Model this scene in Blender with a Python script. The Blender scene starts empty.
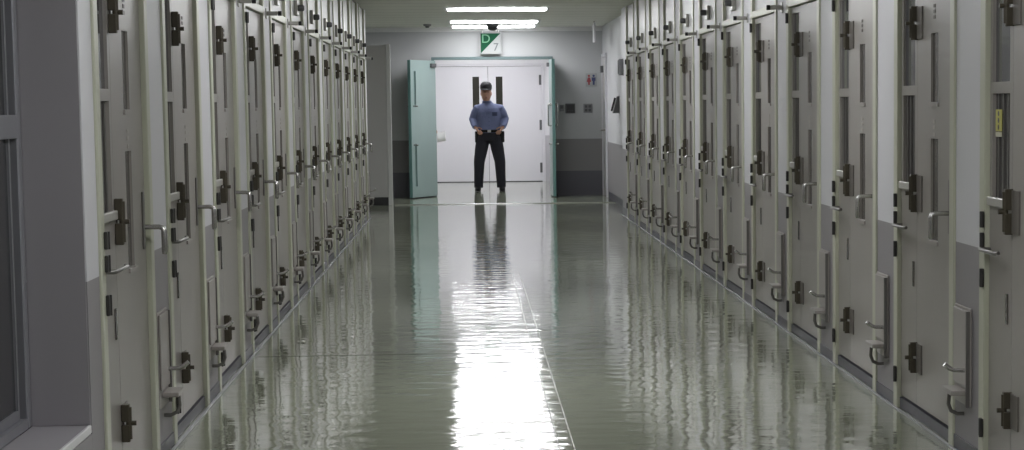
import bpy, math, random
from mathutils import Vector, Matrix, Euler

random.seed(7)
C = bpy.context.scene
COL = C.collection
PI = math.pi
XL, XR = 1.24, 1.94          # corridor half-spaces either side of the camera
HC = 1.39                    # camera height
ZC = 2.566                    # ceiling height
YE = 37.0                    # end wall
YV = 43.7                    # white double door of the vestibule

# ------------------------------------------------------------------ materials
def srgb(r, g, b):
    f = lambda c: (c / 255 / 12.92) if c <= 10 else ((c / 255 + 0.055) / 1.055) ** 2.4
    return (f(r), f(g), f(b), 1)

def mat(name, col, rough=0.5, metal=0.0, spec=0.5, bump=0.0, bscale=40, var=0.0, vscale=3.0, coat=0.0):
    m = bpy.data.materials.new(name); m.use_nodes = True
    nt = m.node_tree; p = nt.nodes['Principled BSDF']
    p.inputs['Base Color'].default_value = col
    p.inputs['Roughness'].default_value = rough
    p.inputs['Metallic'].default_value = metal
    p.inputs['Specular IOR Level'].default_value = spec
    p.inputs['Coat Weight'].default_value = coat
    if bump or var:
        tc = nt.nodes.new('ShaderNodeTexCoord')
    if var:
        n = nt.nodes.new('ShaderNodeTexNoise'); n.inputs['Scale'].default_value = vscale
        n.inputs['Detail'].default_value = 4
        nt.links.new(tc.outputs['Object'], n.inputs['Vector'])
        r = nt.nodes.new('ShaderNodeMapRange')
        r.inputs['From Min'].default_value = 0.3; r.inputs['From Max'].default_value = 0.7
        r.inputs['To Min'].default_value = 1 - var; r.inputs['To Max'].default_value = 1 + var
        nt.links.new(n.outputs['Fac'], r.inputs['Value'])
        mx = nt.nodes.new('ShaderNodeVectorMath'); mx.operation = 'SCALE'
        mx.inputs[0].default_value = col[:3]
        nt.links.new(r.outputs['Result'], mx.inputs['Scale'])
        nt.links.new(mx.outputs['Vector'], p.inputs['Base Color'])
    if bump:
        n2 = nt.nodes.new('ShaderNodeTexNoise'); n2.inputs['Scale'].default_value = bscale
        nt.links.new(tc.outputs['Object'], n2.inputs['Vector'])
        b = nt.nodes.new('ShaderNodeBump'); b.inputs['Strength'].default_value = 1
        b.inputs['Distance'].default_value = bump
        nt.links.new(n2.outputs['Fac'], b.inputs['Height'])
        nt.links.new(b.outputs['Normal'], p.inputs['Normal'])
    return m

def dado_mat(name, bands, rough=0.45):
    """Painted wall: bands = [(top z, colour), ...] from the floor upwards."""
    m = bpy.data.materials.new(name); m.use_nodes = True
    nt = m.node_tree; p = nt.nodes['Principled BSDF']
    g = nt.nodes.new('ShaderNodeNewGeometry')
    s = nt.nodes.new('ShaderNodeSeparateXYZ'); nt.links.new(g.outputs['Position'], s.inputs[0])
    prev = None
    for i, (top, col) in enumerate(bands):
        if prev is None:
            rgb = nt.nodes.new('ShaderNodeRGB'); rgb.outputs[0].default_value = col; prev = rgb.outputs[0]
        else:
            c = nt.nodes.new('ShaderNodeMath'); c.operation = 'GREATER_THAN'
            nt.links.new(s.outputs['Z'], c.inputs[0]); c.inputs[1].default_value = bands[i - 1][0]
            mx = nt.nodes.new('ShaderNodeMix'); mx.data_type = 'RGBA'
            nt.links.new(c.outputs[0], mx.inputs['Factor'])
            nt.links.new(prev, mx.inputs[6]); mx.inputs[7].default_value = col
            prev = mx.outputs[2]
    nt.links.new(prev, p.inputs['Base Color'])
    p.inputs['Roughness'].default_value = rough
    n2 = nt.nodes.new('ShaderNodeTexNoise'); n2.inputs['Scale'].default_value = 60
    nt.links.new(g.outputs['Position'], n2.inputs['Vector'])
    b = nt.nodes.new('ShaderNodeBump'); b.inputs['Distance'].default_value = 0.0004
    nt.links.new(n2.outputs['Fac'], b.inputs['Height']); nt.links.new(b.outputs['Normal'], p.inputs['Normal'])
    return m

def emit_mat(name, col, strength):
    m = bpy.data.materials.new(name); m.use_nodes = True
    p = m.node_tree.nodes['Principled BSDF']
    p.inputs['Base Color'].default_value = col
    p.inputs['Emission Color'].default_value = col
    p.inputs['Emission Strength'].default_value = strength
    return m

def floor_mat():
    m = bpy.data.materials.new('waxed_vinyl'); m.use_nodes = True
    nt = m.node_tree; p = nt.nodes['Principled BSDF']; L = nt.links.new
    g = nt.nodes.new('ShaderNodeNewGeometry')
    s = nt.nodes.new('ShaderNodeSeparateXYZ'); L(g.outputs['Position'], s.inputs[0])
    n = nt.nodes.new('ShaderNodeTexNoise'); n.inputs['Scale'].default_value = 1.3; n.inputs['Detail'].default_value = 5
    L(g.outputs['Position'], n.inputs['Vector'])
    cr = nt.nodes.new('ShaderNodeValToRGB')
    cr.color_ramp.elements[0].position = 0.3; cr.color_ramp.elements[0].color = FLOOR_A
    cr.color_ramp.elements[1].position = 0.7; cr.color_ramp.elements[1].color = FLOOR_B
    L(n.outputs['Fac'], cr.inputs['Fac'])
    # the bay beyond the joint has a duller coat of wax than the bay nearer the camera
    gt = nt.nodes.new('ShaderNodeMath'); gt.operation = 'GREATER_THAN'; gt.inputs[1].default_value = 13.5
    L(s.outputs['Y'], gt.inputs[0])
    rg = nt.nodes.new('ShaderNodeMapRange')
    rg.inputs['To Min'].default_value = ROUGH_NEAR; rg.inputs['To Max'].default_value = ROUGH_FAR
    L(gt.outputs[0], rg.inputs['Value'])
    n3 = nt.nodes.new('ShaderNodeTexNoise'); n3.inputs['Scale'].default_value = 0.9
    L(g.outputs['Position'], n3.inputs['Vector'])
    ad = nt.nodes.new('ShaderNodeMath'); ad.operation = 'MULTIPLY_ADD'; ad.inputs[1].default_value = 0.02
    L(n3.outputs['Fac'], ad.inputs[0]); L(rg.outputs['Result'], ad.inputs[2])
    L(cr.outputs['Color'], p.inputs['Base Color']); L(ad.outputs[0], p.inputs['Roughness'])
    p.inputs['IOR'].default_value = 1.62
    # shallow hand-mopped ripples
    mp = nt.nodes.new('ShaderNodeMapping'); mp.inputs['Scale'].default_value = (1.0, 1.6, 1)
    L(g.outputs['Position'], mp.inputs['Vector'])
    w = nt.nodes.new('ShaderNodeTexNoise'); w.inputs['Scale'].default_value = 4.0; w.inputs['Detail'].default_value = 2
    w.inputs['Roughness'].default_value = 0.45
    L(mp.outputs['Vector'], w.inputs['Vector'])
    b = nt.nodes.new('ShaderNodeBump'); b.inputs['Strength'].default_value = 1; b.inputs['Distance'].default_value = RIPPLE
    L(w.outputs['Fac'], b.inputs['Height']); L(b.outputs['Normal'], p.inputs['Normal'])
    return m

def ceiling_mat():
    m = bpy.data.materials.new('ceiling_board'); m.use_nodes = True
    nt = m.node_tree; p = nt.nodes['Principled BSDF']; L = nt.links.new
    g = nt.nodes.new('ShaderNodeNewGeometry')
    s = nt.nodes.new('ShaderNodeSeparateXYZ'); L(g.outputs['Position'], s.inputs[0])
    md = nt.nodes.new('ShaderNodeMath'); md.operation = 'MODULO'; md.inputs[1].default_value = 0.91
    L(s.outputs['Y'], md.inputs[0])
    lt = nt.nodes.new('ShaderNodeMath'); lt.operation = 'LESS_THAN'; lt.inputs[1].default_value = 0.045
    L(md.outputs[0], lt.inputs[0])
    mx = nt.nodes.new('ShaderNodeMix'); mx.data_type = 'RGBA'
    mx.inputs[6].default_value = CEIL; mx.inputs[7].default_value = tuple(c * 0.62 for c in CEIL[:3]) + (1,)
    L(lt.outputs[0], mx.inputs['Factor']); L(mx.outputs[2], p.inputs['Base Color'])
    p.inputs['Roughness'].default_value = 0.6
    n2 = nt.nodes.new('ShaderNodeTexNoise'); n2.inputs['Scale'].default_value = 120
    L(g.outputs['Position'], n2.inputs['Vector'])
    b = nt.nodes.new('ShaderNodeBump'); b.inputs['Distance'].default_value = 0.001
    L(n2.outputs['Fac'], b.inputs['Height']); L(b.outputs['Normal'], p.inputs['Normal'])
    return m

FLOOR_A = (0.22, 0.239, 0.176, 1); FLOOR_B = (0.26, 0.278, 0.212, 1)
ROUGH_NEAR, ROUGH_FAR, RIPPLE = 0.055, 0.05, 0.0032
CEIL = (0.73, 0.73, 0.68, 1)
LAMP = 6.0
WHITE = (0.61, 0.605, 0.63, 1); DADO = (0.27, 0.255, 0.265, 1); DARKDADO = (0.075, 0.072, 0.085, 1)

M = dict(
    wall=dado_mat('painted_corridor_wall', [(0.83, DADO), (9, WHITE)]),
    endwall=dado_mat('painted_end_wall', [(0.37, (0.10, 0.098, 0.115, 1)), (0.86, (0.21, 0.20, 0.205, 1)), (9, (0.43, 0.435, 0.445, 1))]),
    vest=dado_mat('painted_vestibule_wall', [(0.83, (0.42, 0.41, 0.44, 1)), (9, (0.66, 0.65, 0.68, 1))]),
    floor=floor_mat(), ceiling=ceiling_mat(),
    base=mat('vinyl_baseboard', (0.060, 0.057, 0.075, 1), 0.35),
    bead=mat('pale_floor_strip', (0.33, 0.33, 0.35, 1), 0.25),
    strip=mat('joint_cover', (0.135, 0.14, 0.115, 1), 0.14),
    stripline=mat('joint_cover_edge', (0.30, 0.30, 0.28, 1), 0.35),
    jamb=mat('cream_enamel', (0.48, 0.487, 0.385, 1), 0.33, var=0.04),
    leaf=mat('warm_grey_enamel', (0.295, 0.275, 0.253, 1), 0.31, spec=0.4, var=0.05, vscale=2.0, bump=0.0003, bscale=18),
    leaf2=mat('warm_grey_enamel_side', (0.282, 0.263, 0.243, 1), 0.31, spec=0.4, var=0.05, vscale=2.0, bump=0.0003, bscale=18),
    transom=mat('transom_paint', (0.43, 0.43, 0.42, 1), 0.35, var=0.03),
    glass=mat('dark_cell_glass', (0.075, 0.075, 0.085, 1), 0.06, spec=0.7),
    mesh=mat('dark_mesh_screen', (0.055, 0.05, 0.046, 1), 0.5, bump=0.004, bscale=160),
    slit=mat('smoked_slit_glass', (0.075, 0.066, 0.06, 1), 0.2),
    bronze=mat('dark_bronze', (0.07, 0.06, 0.042, 1), 0.4, metal=0.2),
    plate=mat('hinge_plate', (0.17, 0.155, 0.14, 1), 0.35, metal=0.2),
    hingegrey=mat('dark_hinge_grey', (0.035, 0.033, 0.032, 1), 0.4),
    doorslit=mat('black_slit_glass', (0.02, 0.018, 0.012, 1), 0.3, spec=0.3),
    threshold=mat('dull_threshold', (0.16, 0.165, 0.14, 1), 0.22, spec=0.5),
    black=mat('black_plastic', (0.014, 0.014, 0.016, 1), 0.4),
    steel=mat('satin_steel', (0.48, 0.47, 0.46, 1), 0.25, metal=0.85),
    dsteel=mat('dull_steel', (0.20, 0.19, 0.18, 1), 0.35, metal=0.6),
    hatch=mat('hatch_beige', (0.33, 0.305, 0.285, 1), 0.35, var=0.04),
    ledge=mat('pale_ledge', (0.40, 0.39, 0.36, 1), 0.3),
    markd=mat('mark_grey', (0.16, 0.145, 0.135, 1), 0.5),
    markl=mat('mark_pale', (0.46, 0.43, 0.40, 1), 0.5),
    yellow=mat('yellow_sticker', (0.50, 0.47, 0.12, 1), 0.5),
    pale=mat('pale_sticker', (0.55, 0.53, 0.42, 1), 0.5),
    alu=mat('aluminium', (0.25, 0.25, 0.27, 1), 0.35, metal=0.3),
    winglass=mat('dark_window_glass', (0.03, 0.03, 0.032, 1), 0.12, spec=0.4),
    reveal=mat('grey_reveal', (0.30, 0.285, 0.30, 1), 0.5),
    teal=mat('teal_paint', (0.235, 0.305, 0.297, 1), 0.32, var=0.03),
    teald=mat('teal_edge', (0.11, 0.215, 0.205, 1), 0.35),
    tealslot=mat('teal_slot', (0.05, 0.105, 0.10, 1), 0.4),
    tealframe=mat('teal_grey_frame', (0.12, 0.17, 0.175, 1), 0.35),
    white=mat('white_enamel', (0.60, 0.585, 0.625, 1), 0.35),
    offwhite=mat('offwhite_panel', (0.66, 0.66, 0.66, 1), 0.4),
    partition=mat('grey_partition', (0.50, 0.49, 0.49, 1), 0.4),
    fixture=mat('lamp_housing', (0.75, 0.75, 0.75, 1), 0.4),
    lamp=emit_mat('lit_tube_diffuser', (0.97, 0.98, 1.0, 1), LAMP),
    green=mat('sign_green', srgb(24, 72, 50), 0.85, spec=0.15),
    signwhite=mat('sign_white', (0.36, 0.37, 0.37, 1), 0.85, spec=0.15),
    signpale=mat('sign_pale_green', (0.16, 0.32, 0.21, 1), 0.85, spec=0.15),
    signgrey=mat('sign_grey', (0.10, 0.11, 0.115, 1), 0.4),
    red=mat('pictogram_red', (0.30, 0.05, 0.06, 1), 0.5),
    navy=mat('pictogram_navy', (0.05, 0.06, 0.15, 1), 0.5),
    grey=mat('grey_plastic', (0.22, 0.22, 0.23, 1), 0.45),
    dgrey=mat('dark_grey_plastic', (0.09, 0.09, 0.095, 1), 0.45),
    shirt=mat('blue_uniform_cotton', (0.155, 0.180, 0.315, 1), 0.85, bump=0.004, bscale=22, var=0.06, vscale=9),
    shirtd=mat('blue_uniform_dark', (0.08, 0.095, 0.18, 1), 0.85),
    trouser=mat('navy_trouser_cloth', (0.010, 0.010, 0.016, 1), 0.85, bump=0.004, bscale=16),
    cap=mat('black_cap_cloth', (0.013, 0.012, 0.015, 1), 0.8),
    leather=mat('black_leather', (0.008, 0.008, 0.009, 1), 0.6, spec=0.2),
    skin=mat('skin', (0.42, 0.235, 0.165, 1), 0.55),
    lips=mat('lips', (0.25, 0.10, 0.085, 1), 0.5),
    eye=mat('eye_dark', (0.02, 0.014, 0.012, 1), 0.2),
    hair=mat('black_hair', (0.012, 0.01, 0.009, 1), 0.6),
    maroon=mat('maroon_cloth', (0.15, 0.035, 0.04, 1), 0.85),
    greytr=mat('grey_trouser_cloth', (0.10, 0.10, 0.11, 1), 0.85),
    paper=mat('white_paper', (0.86, 0.86, 0.86, 1), 0.6),
    mouthw=mat('silver_buckle', (0.4, 0.4, 0.4, 1), 0.3, metal=0.9),
)

# ------------------------------------------------------------------ mesh helper
class MB:
    def __init__(s): s.v, s.f, s.sm = [], [], []
    def add(s, vs, fs, smooth=False):
        b = len(s.v); s.v += [tuple(v) for v in vs]
        for f in fs: s.f.append([b + i for i in f]); s.sm.append(smooth)
        return s
    def box(s, x0, x1, y0, y1, z0, z1, bev=0.0):
        if x0 > x1: x0, x1 = x1, x0
        if y0 > y1: y0, y1 = y1, y0
        if z0 > z1: z0, z1 = z1, z0
        b = min(bev, (x1 - x0) * .45, (y1 - y0) * .45, (z1 - z0) * .45)
        if b <= 0:
            vs = [(x, y, z) for z in (z0, z1) for (x, y) in ((x0, y0), (x1, y0), (x1, y1), (x0, y1))]
            fs = [(3, 2, 1, 0), (4, 5, 6, 7), (0, 1, 5, 4), (1, 2, 6, 5), (2, 3, 7, 6), (3, 0, 4, 7)]
            return s.add(vs, fs)
        # chamfered box: octagonal rings
        def ring(z, i):
            return [(x0 + b + i, y0 + i, z), (x1 - b - i, y0 + i, z), (x1 - i, y0 + b + i, z), (x1 - i, y1 - b - i, z),
                    (x1 - b - i, y1 - i, z), (x0 + b + i, y1 - i, z), (x0 + i, y1 - b - i, z), (x0 + i, y0 + b + i, z)]
        h = b * .5
        rs = [ring(z0, h), ring(z0 + b, 0), ring(z1 - b, 0), ring(z1, h)]
        vs = sum(rs, []); fs = []
        for k in range(3):
            for i in range(8):
                j = (i + 1) % 8
                fs.append((k * 8 + i, k * 8 + j, k * 8 + 8 + j, k * 8 + 8 + i))
        fs.append(tuple(range(7, -1, -1))); fs.append(tuple(range(24, 32)))
        return s.add(vs, fs)
    def tube(s, pts, rad, n=10, caps=True, smooth=True):
        pts = [Vector(p) for p in pts]
        rr = rad if isinstance(rad, (list, tuple)) else [rad] * len(pts)
        t0 = (pts[1] - pts[0]).normalized()
        up = Vector((0, 0, 1)) if abs(t0.z) < 0.9 else Vector((1, 0, 0))
        nx = t0.cross(up).normalized()
        vs = []
        for i, p in enumerate(pts):
            a = (pts[i] - pts[i - 1]).normalized() if i else t0
            c = (pts[i + 1] - pts[i]).normalized() if i < len(pts) - 1 else a
            t = (a + c).normalized()
            nx = (nx - t * nx.dot(t)).normalized(); ny = t.cross(nx)
            for k in range(n):
                an = 2 * PI * k / n
                r = rr[i]
                rx, ry = r if isinstance(r, (list, tuple)) else (r, r)
                vs.append(p + nx * math.cos(an) * rx + ny * math.sin(an) * ry)
        fs = []
        for i in range(len(pts) - 1):
            for k in range(n):
                j = (k + 1) % n
                fs.append((i * n + k, i * n + j, i * n + n + j, i * n + n + k))
        s.add(vs, fs, smooth)
        if caps:
            m = len(pts) - 1
            s.add(vs[:n], [tuple(range(n - 1, -1, -1))]); s.add(vs[m * n:], [tuple(range(n))])
        return s
    def rings(s, rs, n=20, smooth=True):
        """rs: (cx, cy, z, rx, ry[, power]) stacked; closed with caps."""
        vs, fs = [], []
        for r in rs:
            cx, cy, z, rx, ry = r[:5]; pw = r[5] if len(r) > 5 else 1.0
            for k in range(n):
                a = 2 * PI * k / n; ca, sa = math.cos(a), math.sin(a)
                vs.append((cx + rx * math.copysign(abs(ca) ** pw, ca), cy + ry * math.copysign(abs(sa) ** pw, sa), z))
        for i in range(len(rs) - 1):
            for k in range(n):
                j = (k + 1) % n
                fs.append((i * n + k, i * n + j, i * n + n + j, i * n + n + k))
        m = (len(rs) - 1) * n
        fs.append(tuple(range(n - 1, -1, -1))); fs.append(tuple(range(m, m + n)))
        return s.add(vs, fs, smooth)
    def ball(s, c, rx, ry, rz, n=16, m=10):
        return s.rings([(c[0], c[1], c[2] - rz * math.cos(PI * (i + .02) / (m + .04)), rx * math.sin(PI * (i + .02) / (m + .04)),
                         ry * math.sin(PI * (i + .02) / (m + .04))) for i in range(m + 1)], n)
    def build(s, name, m, parent=None):
        me = bpy.data.meshes.new(name); me.from_pydata(s.v, [], s.f); me.update()
        me.polygons.foreach_set('use_smooth', s.sm)
        me.materials.append(m if not isinstance(m, str) else M[m])
        o = bpy.data.objects.new(name, me); COL.objects.link(o)
        if parent: o.parent = parent
        return o

def box(name, m, x0, x1, y0, y1, z0, z1, parent=None, bev=0.0):
    return MB().box(x0, x1, y0, y1, z0, z1, bev).build(name, m, parent)

def tag(o, label, cat, group=None):
    o['label'] = label; o['category'] = cat; o['kind'] = 'thing'
    if group: o['group'] = group
    return o

def thing(name, label, cat, loc=(0, 0, 0), rz=0.0, group=None):
    o = bpy.data.objects.new(name, None); COL.objects.link(o)
    o.location = loc; o.rotation_euler = (0, 0, rz); o.empty_display_size = 0.1
    return tag(o, label, cat, group)

def struct(o, name=None):
    o['kind'] = 'structure'
    return o

def copy_tree(o, parent=None):
    c = o.copy(); COL.objects.link(c)
    if parent: c.parent = parent
    for ch in list(o.children): copy_tree(ch, c)
    return c

def voxel(o, size, smooth=6, fac=0.5):
    """Fuse overlapping closed shapes of one mesh into one continuous skin."""
    r = o.modifiers.new('fuse', 'REMESH'); r.mode = 'VOXEL'; r.voxel_size = size; r.use_smooth_shade = True
    sm = o.modifiers.new('soften', 'SMOOTH'); sm.iterations = smooth; sm.factor = fac
    dg = bpy.context.evaluated_depsgraph_get()
    me = bpy.data.meshes.new_from_object(o.evaluated_get(dg))
    o.modifiers.clear(); old = o.data; o.data = me; me.name = old.name
    return o

# ------------------------------------------------------------------ cell module
# local axes: x runs along the wall (hinge side to handle side), y into the wall, z up
W_N, W_L, JW, PITCH = 0.38, 1.18, 0.09, 1.835     # side leaf, far edge of main leaf, jamb width, bay pitch
NICHE = 0.07
YK_R = [8.90 + 1.845 * k for k in range(-1, 12)]
YK_L = [8.25 + 1.835 * k for k in range(0, 12)]

def make_cell_door():
    t = thing('cell_door', '', 'door')
    F = MB()
    for a, b in ((-JW + .0015, -.001), (W_L + .001, W_L + JW - .0015)):
        F.box(a, b, -.010, .055, 0.001, ZC - .01, .003)
    F.box(-.001, W_L + .001, -.0095, .055, 1.955, 2.0, .003)
    F.build('door_frame', 'jamb', t)
    box('transom_panel', 'transom', 0, W_L, .012, .045, 2.001, ZC - .012, t)
    # side leaf: stiles, rails, openings for the pane and the mesh screen
    y0, y1 = .010, .046
    S = MB()
    S.box(.003, .045, y0, y1, .06, 1.95); S.box(W_N - .05, W_N - .002, y0, y1, .06, 1.95)
    S.box(.045, W_N - .05, y0, y1, 1.915, 1.95); S.box(.045, W_N - .05, y0, y1, 1.415, 1.457)
    S.box(.045, W_N - .05, y0, y1, .06, 1.005)
    sl = S.build('side_leaf', 'leaf2', t)
    box('upper_pane', 'glass', .043, W_N - .048, .022, .030, 1.454, 1.92, sl)
    box('mesh_screen', 'mesh', .043, W_N - .048, .024, .032, 1.0, 1.42, sl)
    # two vertical bars of the screen
    B = MB()
    for x in (.11, .19, .27): B.box(x - .006, x + .006, .017, .023, 1.006, 1.414)
    B.build('screen_bar', 'dsteel', sl)
    box('screen_sill', 'ledge', .02, W_N - .03, -.006, .0095, 1.0, 1.032, sl, .003)
    box('peep_slot', 'slit', W_N - .085, W_N - .055, .005, .0098, .578, .688, sl)
    sv = MB(); sv.tube([(.03, .009, .835), (.03, -.03, .835), (.05, -.036, .835), (.32, -.036, .835), (.335, -.03, .838)], .008, 8)
    sv.build('side_lever', 'dsteel', t)
    # main leaf with two slits
    L = MB(); a, b = .69, .85; zz = [(.805, 1.232), (1.385, 1.672)]
    L.box(W_N + .002, a, y0, y1, .06, 1.95); L.box(b, W_L - .003, y0, y1, .06, 1.95)
    L.box(a, b, y0, y1, .06, zz[0][0]); L.box(a, b, y0, y1, zz[0][1], zz[1][0]); L.box(a, b, y0, y1, zz[1][1], 1.95)
    ml = L.build('main_leaf', 'leaf', t)
    for z0, z1 in zz:
        box('viewing_slit', 'slit', a - .002, b + .002, .019, .026, z0 - .002, z1 + .002, ml)
        box('slit_ledge', 'hatch', a - .012, b + .012, .002, .0098, z0 - .018, z0 - .002, ml)
    U = MB()
    for z in (1.785, 1.762, 1.738): U.box(.745, .785, .0075, .0098, z - .008, z + .006)
    U.build('stencilled_marks', 'markd', ml)
    V = MB()
    for z in (1.305, 1.280, 1.250): V.box(.745, .785, .0075, .0098, z - .008, z + .007)
    V.build('stencilled_marks', 'markl', ml)
    # big pivot hinges on the joint between the two leaves
    for z0, z1 in ((1.652, 1.797), (.908, 1.072), (.203, .338)):
        H = MB(); zm = (z0 + z1) / 2
        H.box(W_N - .014, W_N + .016, -.020, .0095, z0, zm - .006, .003); H.box(W_N - .014, W_N + .016, -.020, .0095, zm + .006, z1, .003)
        H.tube([(W_N, -.016, z0 + .01), (W_N, -.016, z1 - .01)], .011, 10)
        H.tube([(W_N, -.018, zm), (W_N, -.042, zm)], .009, 8)
        h = H.build('pivot_hinge', 'bronze', t)
        box('hinge_plate', 'plate', W_N + .018, W_N + .13, .003, .0096, z0 + .004, z1 - .004, h)
    # butt hinges on the jamb
    for z0, z1 in ((.915, .975), (.838, .895), (.69, .76), (.12, .19), (1.86, 1.92)):
        H = MB(); H.box(-.032, .006, -.022, -.0105, z0, z1, .003); H.tube([(.0, -.019, z0), (.0, -.019, z1)], .008, 8)
        H.build('jamb_hinge', 'hingegrey', t)
    # lever handle of the main leaf
    box('lock_plate', 'dsteel', 1.085, 1.135, .004, .0096, .85, 1.07, t, .002)
    G = MB(); G.tube([(1.11, .003, .935), (1.11, -.05, .935), (1.11, -.066, .930), (1.11, -.070, .915), (1.11, -.070, .84), (1.11, -.069, .83)],
                     [.010, .010, .011, .012, .0115, .009], 10)
    G.build('lever_handle', 'steel', t)
    return t

def make_meal_hatch():
    t = thing('meal_hatch', '', 'hatch')
    f = MB(); f.box(1.295, 1.595, -.009, -.001, .20, .585, .003); f.build('hatch_frame', 'hatch', t)
    p = MB(); p.box(1.31, 1.575, -.018, -.0095, .275, .575, .004); p.build('flap', 'hatch', t)
    box('dark_edge', 'dsteel', 1.5755, 1.594, -.024, -.0095, .20, .575, t)  # darker strip along one edge of the flap
    s = MB(); s.box(1.36, 1.56, -.075, -.0095, .243, .262, .004); s.build('ledge', 'hatch', t)
    b = MB(); b.tube([(1.46, -.062, .242), (1.46, -.066, .20), (1.46, -.055, .172), (1.46, -.03, .16), (1.46, -.004, .16)], .008, 8)
    b.build('ledge_bracket', 'dsteel', t)
    l = MB(); l.tube([(1.535, -.017, .34), (1.535, -.06, .342), (1.535, -.078, .35), (1.535, -.098, .366)], [.009, .009, .010, .009], 10)
    l.build('latch_lever', 'steel', t)
    return t

def make_door_stop():
    t = thing('door_stop', '', 'door stop')
    box('mounting_plate', 'ledge', 1.465, 1.535, -.006, -.001, 1.935, 2.0, t, .002)
    box('arm', 'ledge', 1.48, 1.52, -.075, -.0065, 1.955, 1.981, t, .004)
    k = MB(); k.tube([(1.50, -.076, 1.968), (1.50, -.098, 1.968)], .015, 12); k.build('rubber_tip', 'black', t)
    return t

def make_indicator():
    t = thing('call_lamp', '', 'lamp')
    box('lamp_mount', 'ledge', .50, .66, -.012, .0115, 2.055, 2.165, t, .004)
    k = MB(); k.tube([(.58, -.0125, 2.11), (.58, -.05, 2.11), (.58, -.058, 2.11)], [.024, .024, .016], 14); k.build('lamp_lens', 'dgrey', t)
    return t

ORD = ['nearest', 'second nearest', 'third nearest', 'fourth nearest', 'fifth nearest', 'sixth nearest', 'seventh nearest', 'eighth nearest',
       'ninth nearest', 'tenth nearest', 'eleventh nearest', 'twelfth nearest', 'thirteenth nearest']
protos = [(make_cell_door(), 'grey steel cell door with cream frame', 'cell doors along the corridor'),
          (make_meal_hatch(), 'small beige meal hatch low on the pillar beyond a cell door', 'meal hatches between the cell doors'),
          (make_door_stop(), 'pale bracket with black rubber tip at door-head height', 'door stop brackets above the pillars'),
          (make_indicator(), 'dark round call lamp on white panel above a cell door', 'call lamps above the cell doors')]
used = [False] * 4
def place(i, loc, rz, label):
    p, base, grp = protos[i]
    o = p if not used[i] else copy_tree(p)
    used[i] = True
    o.location = loc; o.rotation_euler = (0, 0, rz); o['label'] = label; o['group'] = grp
    return o
first_right = None
NL, NR = len(YK_L), len(YK_R)
for k, y in enumerate(YK_L):
    n = ORD[k]
    e = ', beside the dark window' if k == 0 else (', before the partition' if k == NL - 1 else '')
    place(0, (-XL, y, 0), PI / 2, f'grey steel cell door in cream frame, {n} on the left wall{e}')
    place(1, (-XL, y, 0), PI / 2, f'small beige meal hatch low on left wall pillar, {n} to the viewer')
    place(2, (-XL, y, 0), PI / 2, f'pale black-tipped bracket at door-head height on left wall, {n} to the viewer')
    place(3, (-XL, y, 0), PI / 2, f'dark round call lamp above left wall cell door, {n} to the viewer')
for k, y in enumerate(YK_R):
    n = ORD[k] if k == 0 else ORD[k - 1]
    if k == 0: continue
    e = ', yellow sticker on screen' if k == 1 else (', by wall box' if k == NR - 1 else '')
    d = place(0, (XR, y, 0), -PI / 2, f'grey steel cell door in cream frame, {n} on the right wall{e}')
    if k == 1: first_right = d
    place(1, (XR, y, 0), -PI / 2, f'small beige meal hatch low on right wall pillar, {n} to the viewer')
    place(2, (XR, y, 0), -PI / 2, f'pale black-tipped bracket at door-head height on right wall, {n} to the viewer')
    place(3, (XR, y, 0), -PI / 2, f'dark round call lamp above right wall cell door, {n} to the viewer')
# yellow sticker on the screen of the nearest right door
st = MB(); st.box(.085, .185, .0125, .0145, 1.276, 1.356); s_o = st.build('warning_sticker', 'yellow', first_right); s_o['label'] = 'yellow sticker with three dark dots'
dd = MB()
for z in (1.341, 1.316, 1.291): dd.tube([(.135, .0123, z), (.135, .0110, z)], .0095, 10)
dd.build('printed_dots', 'dgrey', s_o)
box('sticker_foot', 'pale', .085, .185, .0125, .0145, 1.256, 1.273, s_o)

# ------------------------------------------------------------------ shell
def wall_profile(name, pts, m, z0=0.0, z1=ZC):
    v, f = [], []
    for x, y in pts: v += [(x, y, z0), (x, y, z1)]
    for i in range(len(pts) - 1): f.append((2 * i, 2 * i + 2, 2 * i + 3, 2 * i + 1))
    return struct(MB().add(v, f).build(name, m))

YB = -2.6
pr = [(XR, YB)]
for y in YK_R[1:]:
    pr += [(XR, y - W_L - JW), (XR + NICHE, y - W_L - JW), (XR + NICHE, y + JW), (XR, y + JW)]
XF, YS = 2.08, 30.25      # the end stretch of the right wall stands a little further back
pr += [(XR, YS), (XF, YS), (XF, YE - .001), (XF + .25, YE - .001), (XF + .25, YB), (XR, YB)]
wall_profile('wall_right', pr, 'wall')
YW = 7.90; YW0 = 3.6          # window recess
pl = [(-XL, YW)]
for y in YK_L:
    pl += [(-XL, y - JW), (-XL - NICHE, y - JW), (-XL - NICHE, y + W_L + JW), (-XL, y + W_L + JW)]
YLE = 30.25
pl += [(-XL, YLE), (-3.0, YLE), (-3.0, YW), (-XL, YW)]
wall_profile('wall_left', pl, 'wall')
WD = .19; ZS = .362; ZT = 2.42
w = MB()
w.box(-XL - WD - .15, -XL, YB, YW0, 0, ZC)                    # pier before the window
w.box(-XL - WD - .15, -XL, YW0, YW - .001, 0, ZS - .03)       # below the sill
w.box(-XL - WD - .15, -XL, YW0, YW - .001, ZT, ZC)            # above the head
struct(w.build('wall_left_window', 'wall'))
struct(box('trim_reveal', 'reveal', -XL - WD, -XL - .004, YW - .012, YW - .002, ZS + .001, ZT - .001))
wn = MB()
wx0, wx1 = -XL - WD - .06, -XL - WD
for (a, b, c, d) in ((YW0 + .002, YW0 + .07, ZS, ZT), (YW - .078, YW - .014, ZS, ZT)): wn.box(wx0, wx1, a, b, c + .002, d - .002, .004)
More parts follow.
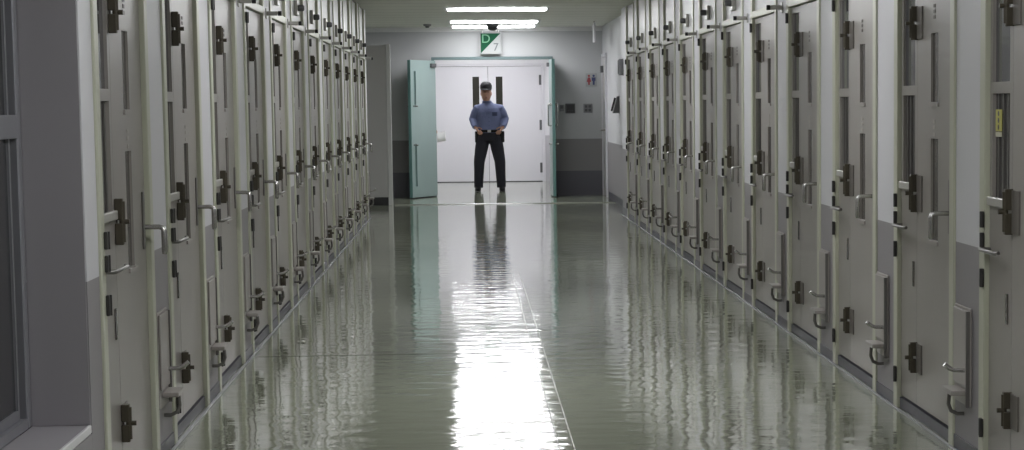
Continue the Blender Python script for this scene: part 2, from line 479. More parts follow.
wn.box(wx0, wx1, YW0 + .07, YW - .085, ZS + .002, ZS + .035); wn.box(wx0, wx1, YW0 + .07, YW - .085, ZT - .07, ZT - .002)
wn.box(wx1 - .012, wx1 + .002, YW0 + .07, YW - .078, 1.297, 1.372, .003)
win = struct(wn.build('window_1', 'alu'))
for (ya, yb, dx) in ((YW0 + .09, 5.62, -.038), (5.56, YW - .140, -.014)):
    s_ = MB(); x1 = wx1 + dx; x0 = x1 - .02
    s_.box(x0, x1, ya, ya + .055, ZS + .037, ZT - .072); s_.box(x0, x1, yb - .024, yb, ZS + .037, ZT - .072)
    s_.box(x0, x1, ya + .055, yb - .024, ZS + .037, ZS + .070); s_.box(x0, x1, ya + .055, yb - .024, ZT - .11, ZT - .072)
    s_.box(x0, x1, ya + .055, yb - .024, 1.31, 1.36)
    so = s_.build('window_sash', 'alu', win); so['kind'] = 'structure'
    g_ = MB(); g_.box(x0 + .006, x0 + .012, ya + .05, yb - .02, ZS + .068, ZT - .108); g_.build('window_pane', 'winglass', so)
g_ = MB(); g_.box(wx0, wx0 + .01, YW0 + .07, YW - .078, ZS + .036, ZT - .071); g_.build('window_backing', 'black', win)  # black sheet behind the sashes and the groove beside them
sl_ = MB(); sl_.box(-XL - WD, -XL - .012, YW0 + .002, YW - .003, ZS - .028, ZS - .001); ws_ = struct(sl_.build('window_sill', 'reveal'))
n_ = box('sill_nosing', 'offwhite', -XL - .0115, -XL - .0005, YW0 + .002, YW - .003, ZS - .028, ZS + .001, ws_, .004); n_['kind'] = 'structure'

# floor, ceiling, alcove, end wall, back wall
struct(MB().add([(-3.2, YB - .2, 0), (2.6, YB - .2, 0), (2.6, YV + .3, 0), (-3.2, YV + .3, 0)], [(0, 1, 2, 3)]).build('floor', 'floor'))
struct(MB().box(-3.2, 2.6, YB - .2, YE + .075, ZC, ZC + .1).build('ceiling', 'ceiling'))
struct(box('wall_back', 'wall', -XL - .4, XR + .2, YB - .15, YB, 0, ZC))
struct(box('wall_alcove', 'wall', -3.1, -3.0, YLE, YE, 0, ZC))
DX0, DX1, DH = -.485, 1.270, 2.075
ew = MB()
ew.box(-3.1, DX0 - .05, YE, YE + .15, 0, ZC); ew.box(DX1 + .05, 2.3, YE, YE + .15, 0, ZC); ew.box(DX0 - .05, DX1 + .05, YE, YE + .15, DH + .045, ZC)
struct(ew.build('wall_end', 'endwall'))
fr = MB()
fr.box(DX0 - .048, DX0, YE - .02, YE + .16, 0.001, DH, .004); fr.box(DX1, DX1 + .048, YE - .02, YE + .16, 0.001, DH, .004)
fr.box(DX0 - .048, DX1 + .048, YE - .02, YE + .16, DH, DH + .043, .004)
struct(fr.build('door_frame_end', 'tealframe'))
struct(box('trim_1', 'offwhite', -3.0, XF - .002, YE - .06, YE - .002, 2.50, ZC - .001))

# vestibule
VX0, VX1, VC = -2.0, 1.62, 2.6
struct(box('wall_vestibule_left', 'vest', VX0 - .1, VX0, YE + .15, YV + .2, 0, VC))
struct(box('wall_vestibule_right', 'vest', VX1, VX1 + .1, YE + .15, YV + .2, 0, VC))
struct(box('ceiling_vestibule', 'ceiling', VX0 - .1, VX1 + .1, YE + .15, YV + .3, VC, VC + .1))
bw = MB(); bx0, bx1, bh = -.62, 1.345, 2.08
bw.box(VX0, bx0 - .06, YV, YV + .12, 0, VC); bw.box(bx1 + .06, VX1, YV, YV + .12, 0, VC); bw.box(bx0 - .06, bx1 + .06, YV, YV + .12, bh + .05, VC)
struct(bw.build('wall_vestibule_end', 'vest'))
t = thing('double_door', 'closed white double door with two narrow windows behind the guard', 'door', (0, YV, 0))
f = MB(); f.box(bx0 - .058, bx0 - .002, -.02, .1, 0.001, bh, .004); f.box(bx1 + .002, bx1 + .058, -.02, .1, 0.001, bh, .004); f.box(bx0 - .058, bx1 + .058, -.02, .1, bh + .001, bh + .048, .004)
f.build('door_frame', 'white', t)
xm = .385
for a, b, s0, s1 in ((bx0, xm - .003, .105, .225), (xm + .003, bx1, .525, .645)):
    d = MB(); z0, z1 = 1.10, 1.895
    d.box(a, s0, .0, .045, .012, bh - .004); d.box(s1, b, .0, .045, .012, bh - .004)
    d.box(s0, s1, .0, .045, .012, z0); d.box(s0, s1, .0, .045, z1, bh - .004)
    lf = d.build('door_leaf', 'white', t)
    box('slit_window', 'doorslit', s0 - .002, s1 + .002, .012, .022, z0 - .002, z1 + .002, lf)
for x in (bx0 + .012, bx1 - .012):
    for z in (.25, 1.02, 1.83):
        h = MB(); h.box(x - .03, x + .03, -.012, -.0005, z - .09, z + .09, .003); h.tube([(x, -.016, z - .09), (x, -.016, z + .09)], .011, 8)
        h.build('hinge', 'dgrey', t)
struct(box('trim_2', 'base', VX0, bx0 - .06, YV - .008, YV - .001, 0.001, .06))

# skirting at both walls and a thin pale strip along the floor edge
def skirting(name, side, ys):
    b = MB()
    X = XR if side > 0 else -XL
    o = lambda d: X + side * d          # d into the wall
    edges = []
    for y in ys:
        lo, hi = (y - W_L, y) if side > 0 else (y, y + W_L)
        b.box(o(.004), o(.05), lo + .001, hi - .001, 0.001, .050)
        edges.append((lo - JW, hi + JW))
    for i in range(len(edges) - 1): b.box(o(-.006), o(-.0005), edges[i][1] + .001, edges[i + 1][0] - .001, 0.001, .055)
    if side > 0:
        b.box(o(-.006), o(-.0005), YB + .01, edges[0][0] - .001, 0.001, .055)
        b.box(o(-.006), o(-.0005), edges[-1][1] + .001, YS - .001, 0.001, .10); b.box(XF - .006, XF - .0005, YS + .002, 35.7, 0.001, .10)
    else: b.box(o(-.006), o(-.0005), edges[-1][1] + .001, YLE - .001, 0.001, .055)
    struct(b.build(name, 'base'))
skirting('baseboard_right', 1, YK_R[1:]); skirting('baseboard_left', -1, YK_L)
struct(MB().box(XR - .026, XR - .0115, YB + .01, YS, .0005, .005, .001).build('trim_3', 'bead'))
struct(MB().box(-XL + .0115, -XL + .026, YB + .01, YLE, .0005, .005, .001).build('trim_4', 'bead'))
struct(MB().box(.352, .408, YB, 30.0, .0004, .0014).build('trim_5', 'floor'))
e = MB(); e.box(.347, .3515, YB, 20.0, .0004, .0018); e.box(.4085, .413, YB, 20.0, .0004, .0018)
for y in (8.4, 10.55, 11.1, 13.48): e.box(.352, .408, y, y + .03, .0014, .0019)
struct(e.build('trim_6', 'stripline'))
struct(MB().box(-XL + .05, .34, 13.48, 13.515, .0003, .0012).build('trim_7', 'strip'))

# half-round metal threshold across the corridor before the end wall
struct(MB().tube([(-1.03, 33.95, .0005), (XF - .012, 33.95, .0005)], [(.05, .011)] * 2, 20).build('trim_8', 'threshold'))

# ------------------------------------------------------------------ lamps
def make_lamp():
    t = thing('ceiling_light', '', 'ceiling light')
    h = MB(); h.box(-.655, .655, -.24, .24, -.0105, -.001, .003); h.build('housing', 'fixture', t)
    d = MB(); d.box(-.60, .60, -.20, .20, -.030, -.011, .004); d.build('diffuser', 'lamp', t)
    c = MB()
    for sx in (-1, 1): c.box(sx * .602, sx * .632, -.203, .203, -.032, -.011, .003)
    c.build('end_cap', 'fixture', t)
    return t
lp = make_lamp()
ys = [(.415, 36.15), (.40, 34.15), (.385, 29.7), (.385, 25.2), (.385, 20.7), (.385, 16.2), (.385, 11.7), (.385, 7.2), (.385, 2.7)]
names = ['lit tube ceiling light just in front of the end wall', 'lit tube ceiling light between the widest lit strip and the end wall',
         'widest lit tube ceiling light in view, nearest of the three']
for i, (x, y) in enumerate(ys):
    o = lp if i == 0 else copy_tree(lp)
    o.location = (x, y, ZC)
    o['label'] = names[i] if i < 3 else 'lit tube ceiling light above the corridor nearer the viewer, out of view'
    o['group'] = 'tube lights across the corridor ceiling'
for i, y in enumerate((39.3, 40.8, 42.3)):  # the third lamp is added, unseen, to brighten the white door
    o = copy_tree(lp); o.location = (.30, y, VC)
    o['label'] = ('lit tube light on the vestibule ceiling above the guard', 'lit tube light midway along the vestibule ceiling', 'unseen extra tube light added on the vestibule ceiling by the white double door')[i]
    o['group'] = 'tube lights in the vestibule'

# ------------------------------------------------------------------ end-wall doors and fittings
def teal_leaf(label, hx, ang, mirror):
    """Leaf hinged at x=hx on the end wall; local x from hinge to free edge, local -y is the face that looks at the corridor when shut."""
    t = thing('corridor_door', label, 'door', (hx, YE - .028, 0), ang, 'teal doors at the corridor end')
    s = -1 if mirror else 1
    Wd = .87; H = 2.065
    X = lambda x: s * x
    d = MB(); a, b = .70, .765
    zz = [(.18, .82), (1.40, 1.90)]
    y0, y1 = -.022, .022
    d.box(X(.004), X(a), y0, y1, .015, H); d.box(X(b), X(Wd), y0, y1, .015, H)
    d.box(X(a), X(b), y0, y1, .015, zz[0][0]); d.box(X(a), X(b), y0, y1, zz[0][1], zz[1][0]); d.box(X(a), X(b), y0, y1, zz[1][1], H)
    lf = d.build('door_leaf', 'teal', t)
    for z0, z1 in zz: box('slot_window', 'tealslot', X(a - .002), X(b + .002), -.006, .006, z0 - .002, z1 + .002, t)
    box('edge_strip', 'teald', X(Wd + .0005), X(Wd + .012), y0 - .001, y1 + .001, .015, H, t)
    for z in (.80, 1.38):
        k = MB()
        for sy in (-1, 1):
            k.tube([(X(.80), sy * .023, z), (X(.80), sy * .06, z)], .012, 8)
            k.tube([(X(.80), sy * .062, z), (X(.755), sy * .064, z)], .012, 8)
        k.build('lever_handle', 'steel', t)
    for z in (.25, 1.03, 1.82):
        h = MB(); h.tube([(0, 0, z - .06), (0, 0, z + .06)], .0038, 8); h.build('hinge', 'dgrey', t)
    if mirror:
        for sy in (-1, 1):
            k = MB(); k.tube([(X(.66), sy * .0235, 1.40), (X(.66), sy * .065, 1.395), (X(.66), sy * .07, 1.375), (X(.66), sy * .07, 1.09), (X(.66), sy * .065, 1.07), (X(.66), sy * .0235, 1.065)], .012, 8)
            k.build('pull_bar', 'steel', t)
    st = MB(); st.tube([(X(.60), -.023, .035), (X(.60), -.05, .035), (X(.60), -.052, .006)], .012, 8); st.build('door_foot', 'black', t)
    c = MB(); c.box(X(.04), X(.20), .0225, .06, 1.96, 2.02, .004); c.build('door_closer', 'dgrey', t)
    return t
teal_leaf('teal steel door leaf swung half open, left of the doorway', DX0 - .004, -PI + math.radians(65.5), False)
teal_leaf('teal steel door leaf open edge-on, right of the doorway', DX1 + .006, math.radians(91), True)
# panic bar posts beside the right leaf are part of the leaf; fittings on the end wall:
yw = YE - .001
t = thing('wing_sign', 'square green and white sign with D and 7 above the doorway', 'sign', (.375, YE - .08, 2.318))
box('sign_panel', 'signwhite', -.158, .158, -.010, .010, -.16, .16, t, .003)
tri = MB(); tri.add([(-.150, -.0115, -.148), (.150, -.0115, .152), (-.150, -.0115, .152), (-.150, -.0101, -.148), (.150, -.0101, .152), (-.150, -.0101, .152)],
                    [(0, 1, 2), (5, 4, 3), (0, 3, 4, 1), (1, 4, 5, 2), (2, 5, 3, 0)]); tri.build('green_triangle', 'green', t)
h = MB()
for x in (-.12, .12): h.tube([(x, 0, .161), (x, 0, ZC - 2.318 - .001)], .005, 8)
h.build('hanging_rods', 'steel', t)
def text(name, body, size, x, y, z, m, parent, ext=.001):
    c = bpy.data.curves.new(name, 'FONT'); c.body = body; c.size = size; c.align_x = 'CENTER'; c.align_y = 'CENTER'; c.extrude = ext
    o = bpy.data.objects.new(name, c); COL.objects.link(o); o.rotation_euler = (PI / 2, 0, 0); o.location = (x, y, z)
    bpy.context.view_layer.update()
    me = bpy.data.meshes.new_from_object(o.evaluated_get(bpy.context.evaluated_depsgraph_get()))
    r = bpy.data.objects.new(name + '_mesh', me); COL.objects.link(r); r.rotation_euler = o.rotation_euler; r.location = o.location
    bpy.data.objects.remove(o); bpy.data.curves.remove(c); r.name = name
    me.materials.clear(); me.materials.append(M[m]); r.parent = parent
    return r
text('letter', 'D', .185, -.072, -.0128, .066, 'signpale', t)
text('numeral', '7', .17, .078, -.0113, -.062, 'signgrey', t)

t = thing('toilet_sign', 'small white pictogram sign with red and navy figures on end wall', 'sign', (1.985 - .10, yw - .006, 1.755))
t.location.x = 1.905
box('sign_plate', 'signwhite', -.085, .085, -.004, .0055, -.10, .10, t, .002)
for x, m, nm in ((-.036, 'red', 'woman_pictogram'), (.036, 'navy', 'man_pictogram')):
    p = MB(); p.tube([(x, -.0042, .062), (x, -.0062, .062)], .018, 14)
    if m == 'red': prf = [(-.018, .038), (.018, .038), (.034, -.03), (.014, -.03), (.012, -.075), (-.012, -.075), (-.014, -.03), (-.034, -.03)]
    else: prf = [(-.03, .038), (.03, .038), (.028, -.015), (.016, -.015), (.014, -.075), (-.014, -.075), (-.016, -.015), (-.028, -.015)]
    n = len(prf); v = [(x + a, -.0062, z) for a, z in prf] + [(x + a, -.0042, z) for a, z in prf]
    p.add(v, [tuple(range(n)), tuple(range(2 * n - 1, n - 1, -1))] + [(i, n + i, n + (i + 1) % n, (i + 1) % n) for i in range(n)])
    p.build(nm, m, t)
ex = lambda px, py: ((px - 467 + (py - 103) * -.0166) / 64.9, HC - (py - 103.2) / 64.9)
def keypad():
    x, z = ex(569.5, 107.5)
    t = thing('intercom_panel', 'black square intercom unit on end wall beside the teal door', 'intercom', (x, yw, z))
    box('mounting_plate', 'dgrey', -.075, .075, -.02, 0, -.075, .075, t, .004)
    box('screen', 'black', -.06, .06, -.026, -.0205, -.06, .06, t, .003)
    b = MB()
    for i in range(3): b.tube([(-.03 + .03 * i, -.0262, -.035), (-.03 + .03 * i, -.030, -.035)], .008, 8)
    b.build('buttons', 'dgrey', t)
    x, z = ex(587, 107.5)
    t = thing('switch_plate', 'grey square switch plate on end wall below the toilet sign', 'switch', (x, yw, z))
    box('plate', 'grey', -.068, .068, -.012, 0, -.068, .068, t, .003)
    b = MB()
    for i in (-1, 1):
        for j in (-1, 1): b.box(i * .028 - .02, i * .028 + .02, -.018, -.0125, j * .028 - .02, j * .028 + .02, .003)
    b.build('rockers', 'dgrey', t)
    x, z = ex(561, 107)
    t = thing('card_reader', 'small grey card reader between teal door and black intercom', 'card reader', (x, yw, z))
    box('wall_mount', 'grey', -.035, .035, -.03, 0, -.05, .05, t, .005)
    box('reader_face', 'dgrey', -.022, .022, -.034, -.0305, -.01, .038, t, .002)
keypad()

# ceiling things
t = thing('dome_camera', 'black dome security camera on ceiling above the green sign', 'camera', (.39, 35.3, ZC))
c = MB(); c.rings([(0, 0, -.045, .085, .085), (0, 0, -.001, .09, .09)], 20); c.build('mount', 'dgrey', t)
c = MB(); c.rings([(0, 0, -.105, .015, .015), (0, 0, -.10, .04, .04), (0, 0, -.085, .062, .062), (0, 0, -.065, .072, .072), (0, 0, -.0455, .075, .075)], 20); c.build('dome', 'black', t)
t = thing('smoke_sensor', 'small dark round sensor on ceiling above the grey partition', 'sensor', (-.555, 35.4, ZC))
c = MB(); c.rings([(0, 0, -.03, .055, .055), (0, 0, -.001, .06, .06)], 18); c.build('sensor_base', 'grey', t)
c = MB(); c.rings([(0, 0, -.055, .025, .025), (0, 0, -.0305, .035, .035)], 16); c.build('sensor_head', 'dgrey', t)
t = thing('hanging_plate_sign', 'thin white sign hanging edge-on from the ceiling near right wall', 'sign', (1.83, 34.6, ZC))
c = MB(); c.box(-.012, .012, -.2, .2, -.30, -.03, .003); c.build('sign_plate', 'white', t)
c = MB(); c.tube([(0, -.12, -.029), (0, -.12, -.001)], .006, 8); c.tube([(0, .12, -.029), (0, .12, -.001)], .006, 8); c.build('hanger', 'steel', t)

# grey partition past the last left door
t = thing('steel_partition', 'grey head-high partition panel with pale lit side edge beyond left doors', 'partition', (0, 33.9, 0))
box('panel', 'partition', -2.2, -1.118, -.02, .02, .115, 2.225, t, .003)
box('lit_edge', 'offwhite', -1.117, -1.055, -.03, .03, 0.001, 2.24, t, .004)  # off-white colour stands in for corridor light on the side edge
box('kick_strip', 'black', -2.2, -1.118, -.024, .024, 0.001, .114, t)

# right wall, end stretch: side door and wall boxes
t = thing('side_door', 'white side door in the right wall next to the end wall', 'door', (XF, 36.75, 0), -PI / 2)
f = MB(); f.box(-.06, 0, -.03, -.001, .001, 2.08, .003); f.box(.86, .92, -.03, -.001, .001, 2.08, .003); f.box(-.06, .92, -.03, -.001, 2.081, 2.14, .003); f.build('door_frame', 'white', t)
d = MB(); d.box(.003, .857, -.016, -.001, .012, 2.075); d.build('door_leaf', 'partition', t)
k = MB(); k.box(.05, .30, -.06, -.0165, 1.86, 1.96, .005); k.build('door_closer', 'dgrey', t)
k = MB(); k.tube([(.78, -.0165, 1.0), (.78, -.075, 1.0), (.74, -.08, 1.0), (.64, -.08, .998)], .014, 8); k.build('lever_handle', 'dsteel', t)
b = MB(); b.box(.74, .82, -.022, -.0165, .92, 1.08, .002); b.build('lock_plate', 'steel', t)
t = thing('wall_phone', 'dark sloping wall box on the white right wall past the last cell', 'wall box', (XF, 33.05, 1.36), -PI / 2)
c = MB(); c.add([(-.09, -.001, .13), (.09, -.001, .13), (-.09, -.03, .13), (.09, -.03, .13), (-.09, -.001, -.10), (.09, -.001, -.10), (-.09, -.09, -.10), (.09, -.09, -.10)],
               [(0, 1, 3, 2), (4, 6, 7, 5), (2, 3, 7, 6), (0, 4, 5, 1), (0, 2, 6, 4), (1, 5, 7, 3)]); c.build('case', 'dgrey', t)
box('mounting_plate', 'grey', -.1, .1, -.0009, -.0001, -.11, .14, t)
c = MB(); c.tube([(-.05, -.052, .11), (-.05, -.102, -.07)], .014, 8); c.build('handset', 'black', t)
t = thing('junction_box', 'small dark grey box high on the right wall past the last cell', 'wall box', (XR, 29.92, 1.84), -PI / 2)
box('mounting_plate', 'grey', -.075, .075, -.008, -.001, -.105, .105, t, .002)
box('case', 'grey', -.07, .07, -.06, -.0085, -.10, .10, t, .006)
box('cover', 'dgrey', -.055, .055, -.068, -.0605, -.085, .085, t, .003)

# ------------------------------------------------------------------ people
def hand(b, wrist, fwd, side, palm, curl=0.9):
    """palm block and five separate fingers: fwd = finger direction, side = thumb side, palm = palm normal."""
    w = Vector(wrist); f = Vector(fwd).normalized(); s = Vector(side); s = (s - f * s.dot(f)).normalized(); p = f.cross(s)
    if p.dot(Vector(palm)) < 0: p = -p
    b.tube([w - f * .015, w + f * .02, w + f * .055, w + f * .088], [(.024, .018), (.030, .016), (.040, .015), (.038, .012)], 12)
    # orient the palm's broad axis along the thumb side
    for i, (o, ln, r) in enumerate(((.030, .072, .0088), (.010, .080, .0092), (-.010, .074, .0088), (-.029, .058, .0078))):
        q = w + s * o + f * .080; pts = [q]; d = f.copy()
        for k, part in enumerate((.45, .30, .25)):
            ang = curl * (.35 + .35 * k)
            dd = (f * math.cos(ang) + p * math.sin(ang)).normalized()
            q = q + dd * ln * part; pts.append(q)
        b.tube(pts, [r, r * .97, r * .9, r * .75], 8)
    q = w + s * .026 + f * .022
    b.tube([q, q + s * .024 + f * .022 + p * .008, q + s * .034 + f * .050 + p * .018, q + s * .034 + f * .070 + p * .026], [.0125, .011, .010, .008], 8)

def make_person(loc, rz, label, arms, cloth, legm, hat, lean=0.0, spread=.175):
    body = MB()
    # head on neck (face looks along -y)
    hx = lean; hy = -.010
    body.rings([(hx * .7, .012, 1.38, .062, .062), (hx * .8, .010, 1.43, .058, .060), (hx, .010, 1.51, .055, .060)], 16)
    body.rings([(hx, hy - .040, 1.482, .030, .030), (hx, hy - .028, 1.498, .056, .062), (hx, hy - .012, 1.528, .071, .084), (hx, hy, 1.568, .079, .097),
                (hx, hy + .004, 1.615, .083, .103), (hx, hy + .007, 1.665, .085, .106), (hx, hy + .008, 1.71, .079, .099), (hx, hy + .010, 1.743, .060, .078), (hx, hy + .012, 1.762, .028, .036)], 20)
    body.tube([(hx, hy - .098, 1.630), (hx, hy - .114, 1.600), (hx, hy - .120, 1.582), (hx, hy - .098, 1.568)], [.010, .014, .018, .013], 8)   # nose
    for sx in (-1, 1):
        body.ball((hx + sx * .086, hy + .012, 1.600), .010, .022, .035, 10, 8)                       # ears
        body.tube([(hx + sx * .012, hy - .100, 1.645), (hx + sx * .050, hy - .088, 1.647)], .011, 8)  # brow
    body.tube([(hx - .024, hy - .096, 1.536), (hx + .024, hy - .096, 1.536)], .009, 8)               # lips
    # trunk
    body.rings([(0, .01, .86, .150, .105), (0, .01, .95, .155, .105), (0, .005, 1.05, .140, .095), (0, .0, 1.18, .150, .102), (0, .0, 1.30, .168, .108),
                (0, .005, 1.38, .165, .092), (hx * .4, .008, 1.425, .110, .070)], 20)
    ends = []
    for sx, (el, wr, fw, sd, pn, cu) in zip((-1, 1), arms):
        sh = (sx * .185, .01, 1.375)
        body.tube([(sx * .10, .01, 1.38), sh, tuple(Vector(sh).lerp(Vector(el), .5)), el, tuple(Vector(el).lerp(Vector(wr), .4)), wr], [.055, .056, .048, .041, .039, .027], 12)
        hand(body, wr, fw, sd, pn, cu)
        ends.append((sh, el, wr))
    for sx in (-1, 1):
        hip, kn, an = (sx * .085, .01, .90), (sx * (.085 + spread * .47), -.01, .49), (sx * (spread + .01), .02, .085)
        body.tube([hip, tuple(Vector(hip).lerp(Vector(kn), .5)), kn, tuple(Vector(kn).lerp(Vector(an), .35)), an, (an[0], an[1], .05)], [.085, .072, .053, .054, .036, .036], 12)
        body.tube([(an[0], .04, .05), (an[0] + sx * .012, -.04, .040), (an[0] + sx * .016, -.11, .032)], [.030, .028, .022], 10)
    o = body.build('person', 'skin')
    voxel(o, .0058, 3, .4)
    o.location = loc; o.rotation_euler = (0, 0, rz); tag(o, label, 'person')
    # shirt
    s = MB()
    s.rings([(0, .01, .955, .188, .130), (0, .008, 1.02, .196, .132), (0, .004, 1.10, .196, .132), (0, .0, 1.20, .200, .136), (0, .0, 1.30, .205, .138),
             (0, .004, 1.365, .190, .118), (hx * .3, .008, 1.415, .135, .092), (hx * .5, .010, 1.445, .095, .080), (hx * .6, .010, 1.470, .076, .074)], 24)
    for sx, (sh, el, wr) in zip((-1, 1), ends):
        cuff = Vector(el).lerp(Vector(wr), .97)
        s.tube([(sx * .09, .01, 1.375), (sx * .185, .01, 1.355), tuple(Vector(sh).lerp(Vector(el), .45)), el, tuple(Vector(el).lerp(Vector(wr), .5)), tuple(cuff)],
               [.066, .078, .076, .070, .062, .048], 14)
    sh_o = s.build('shirt', cloth, o); voxel(sh_o, .009, 4, .5)
    cl = MB(); cl.rings([(hx * .6, .004, 1.445, .084, .084), (hx * .75, .002, 1.482, .075, .079), (hx * .75, .004, 1.486, .068, .072), (hx * .6, .006, 1.447, .066, .070)], 20)
    cl.build('collar', cloth, sh_o)
    # trousers
    tr = MB()
    tr.rings([(0, .012, .83, .178, .125), (0, .012, .90, .190, .130), (0, .011, .96, .186, .126), (0, .010, .985, .180, .122)], 24)
    for sx in (-1, 1):
        hip, kn, an = (sx * .098, .012, .88), (sx * (.088 + spread * .47), -.005, .49), (sx * (spread + .012), .025, .10)
        tr.tube([(hip[0], hip[1], .93), hip, tuple(Vector(hip).lerp(Vector(kn), .45)), kn, tuple(Vector(kn).lerp(Vector(an), .5)), an, (an[0], an[1] - .005, .055)],
                [.080, .112, .108, .092, .082, .076, .076], 16)
    to = tr.build('trousers', legm, o); voxel(to, .009, 4, .5)
    for sx in (-1, 1):
        f = MB(); x = sx * (spread + .012)
        f.rings([(x + sx * .014, -.045, .004, .050, .128, .9), (x + sx * .014, -.045, .03, .050, .130, .9), (x + sx * .010, -.03, .055, .046, .108, .9), (x, .015, .085, .052, .068), (x, .022, .13, .050, .056)], 18)
        f.build('shoe', 'leather', o)
    for sx in (-1, 1):
        e = MB(); e.ball((hx + sx * .032, hy - .0935, 1.628), .012, .010, .008, 10, 8); e.build('eye', 'eye', o)
    l = MB(); l.tube([(hx - .022, hy - .103, 1.536), (hx, hy - .106, 1.536), (hx + .022, hy - .103, 1.536)], .0045, 8); l.build('mouth', 'lips', o)
    ha = MB()
    ha.rings([(hx, hy + .036, 1.575, .076, .080), (hx, hy + .030, 1.63, .088, .092), (hx, hy + .020, 1.69, .089, .102), (hx, hy + .012, 1.73, .076, .096), (hx, hy + .012, 1.765, .050, .064), (hx, hy + .012, 1.780, .020, .030)], 20)
    ha.build('hair', 'hair', o)
    if hat:
        c = MB()
        c.rings([(hx, hy + .006, 1.672, .095, .118), (hx, hy + .006, 1.700, .098, .121), (hx, hy + .008, 1.735, .097, .118), (hx, hy + .010, 1.768, .084, .102), (hx, hy + .012, 1.790, .058, .072), (hx, hy + .012, 1.799, .026, .034)], 24)
        co = c.build('cap', 'cap', o)
        v = MB(); n = 12; vs = []
        for zt in (0, .008):
            for i in range(n + 1):
                a = PI + PI * i / n
                vs.append((hx + .093 * math.cos(a), hy + .006 + .112 * math.sin(a), 1.678 + zt))
                vs.append((hx + .088 * math.cos(a), hy + .006 + .195 * math.sin(a), 1.655 + zt))
        m = 2 * (n + 1); fs = []
        for i in range(n):
            fs.append((2 * i, 2 * i + 1, 2 * i + 3, 2 * i + 2)); fs.append((m + 2 * i, m + 2 * i + 2, m + 2 * i + 3, m + 2 * i + 1))
            fs.append((2 * i + 1, m + 2 * i + 1, m + 2 * i + 3, 2 * i + 3))
        v.add(vs, fs, True); v.build('cap_visor', 'cap', co)
    return o, sh_o

GX, GY = .350, 39.1
guard, gshirt = make_person((GX, GY, 0), 0, 'guard in blue shirt, black cap and navy trousers standing legs apart, hands on belt', [
    ((-.262, .05, 1.18), (-.225, -.110, 1.045), (.62, -.30, -.70), (.4, .1, .8), (.25, .9, -.1), .75),
    ((.262, .05, 1.18), (.225, -.110, 1.045), (-.62, -.30, -.70), (-.4, .1, .8), (-.25, .9, -.1), .75)], 'shirt', 'trouser', True, lean=-.04)
guard.scale = (.98, .98, .98)
b = MB(); b.rings([(0, .010, .965, .198, .140), (0, .010, 1.010, .198, .140)], 28); bo = b.build('belt', 'leather', guard)
k = MB(); k.box(-.028, .028, -.138, -.130, .968, 1.008, .003); k.build('buckle', 'mouthw', bo)
for sx, w_ in ((-1, .03), (1, .045)):
    p = MB(); p.box(sx * .205 - w_, sx * .205 + w_, -.05, .06, .80, .985, .012); p.build('pouch', 'leather', guard)
pk = MB(); pk.box(.055, .135, -.140, -.132, 1.235, 1.30, .003); pk.build('chest_pocket', 'shirtd', gshirt)
pk = MB(); pk.box(-.135, -.055, -.140, -.132, 1.235, 1.30, .003); pk.build('chest_pocket', 'shirt', gshirt)
bd = MB()
for i in range(5): bd.tube([(0, -.1335, 1.08 + .065 * i), (0, -.1385, 1.08 + .065 * i)], .006, 8)
bd.build('shirt_buttons', 'shirtd', gshirt)

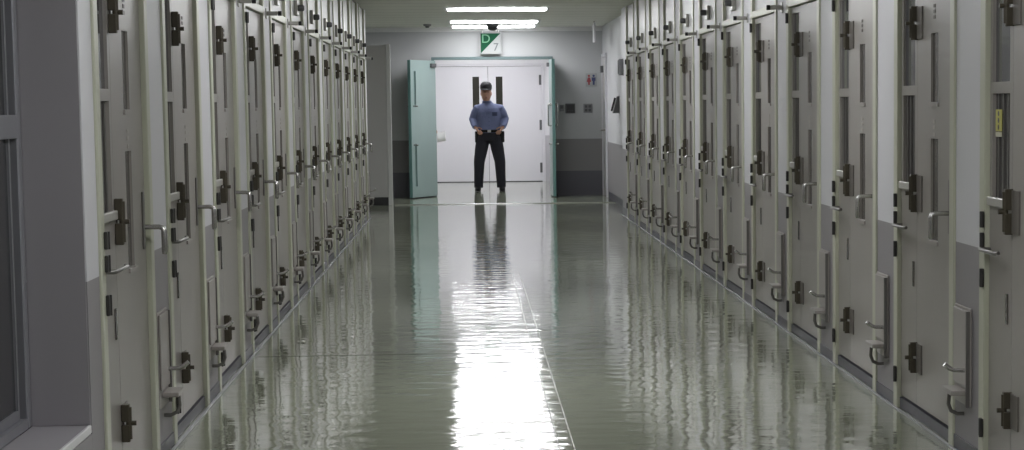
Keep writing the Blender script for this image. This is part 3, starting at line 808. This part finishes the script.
P2 = (-1.00, 38.1, 0)
p2, s2 = make_person(P2, 0, 'person mostly hidden behind the teal door, a hand holding paper', [
    ((-.27, .05, 1.12), (-.25, -.05, .88), (0, -.15, -1), (.2, -1, 0), (1, 0, 0), .4),
    ((.28, .05, 1.16), (.44, -.02, 1.07), (.75, -.1, -.65), (-.1, -1, .2), (-.6, .1, -.7), .9)], 'maroon', 'greytr', False, lean=0.0, spread=.12)
pp = MB(); n = 8; vs = []
for i in range(n + 1):
    u = i / n; dx = .0 + .135 * u; bend = .018 * math.sin(u * PI)
    for z in (0, -.15): vs.append((dx, bend, z + .02 * u))
for v in list(vs): vs.append((v[0], v[1] + .0012, v[2]))
m = 2 * (n + 1); fs = []
for i in range(n):
    fs.append((2 * i, 2 * i + 1, 2 * i + 3, 2 * i + 2)); fs.append((m + 2 * i, m + 2 * i + 2, m + 2 * i + 3, m + 2 * i + 1))
    fs.append((2 * i, 2 * i + 2, m + 2 * i + 2, m + 2 * i)); fs.append((2 * i + 1, m + 2 * i + 1, m + 2 * i + 3, 2 * i + 3))
fs += [(0, m, m + 1, 1), (2 * n, 2 * n + 1, m + 2 * n + 1, m + 2 * n)]
o = MB().add(vs, fs, True).build('paper_sheet', 'paper'); o.location = (-.475, 38.045, .962)
tag(o, 'white sheet of paper held at the doorway beside the teal door', 'paper')

# ------------------------------------------------------------------ world and camera
wd = bpy.data.worlds.new('World'); C.world = wd; wd.use_nodes = True
wd.node_tree.nodes['Background'].inputs[0].default_value = (.5, .5, .5, 1); wd.node_tree.nodes['Background'].inputs[1].default_value = 0.02

FPX = 2400.0; PITCH_DN, ROLL = math.radians(6.2), math.radians(0.52); YAW = math.radians(-4.5)
cam = bpy.data.cameras.new('camera'); co = bpy.data.objects.new('camera', cam); COL.objects.link(co)
cam.sensor_width = 36; cam.sensor_fit = 'HORIZONTAL'; cam.lens = FPX * 36 / 1024; cam.clip_start = .05; cam.clip_end = 200
# look along +y, pitched down, yawed, then rolled about the view axis
R = Matrix.Rotation(YAW, 4, 'Z') @ Matrix.Rotation(PI / 2 - PITCH_DN, 4, 'X') @ Matrix.Rotation(ROLL * -1, 4, 'Z')
co.matrix_world = Matrix.Translation((0, 0, HC)) @ R
d = R.to_3x3().inverted() @ Vector((0, 1, 0))
px = 512 + FPX * d.x / -d.z; py = 225 - FPX * d.y / -d.z
cam.shift_x = (px - 467) / 1024; cam.shift_y = (105 - py) / 1024
C.camera = co

vs = C.view_settings
C.display_settings.display_device = 'sRGB'
vs.view_transform = 'Standard'; vs.look = 'None'; vs.exposure = 2.1; vs.gamma = 1.0; vs.use_curve_mapping = False
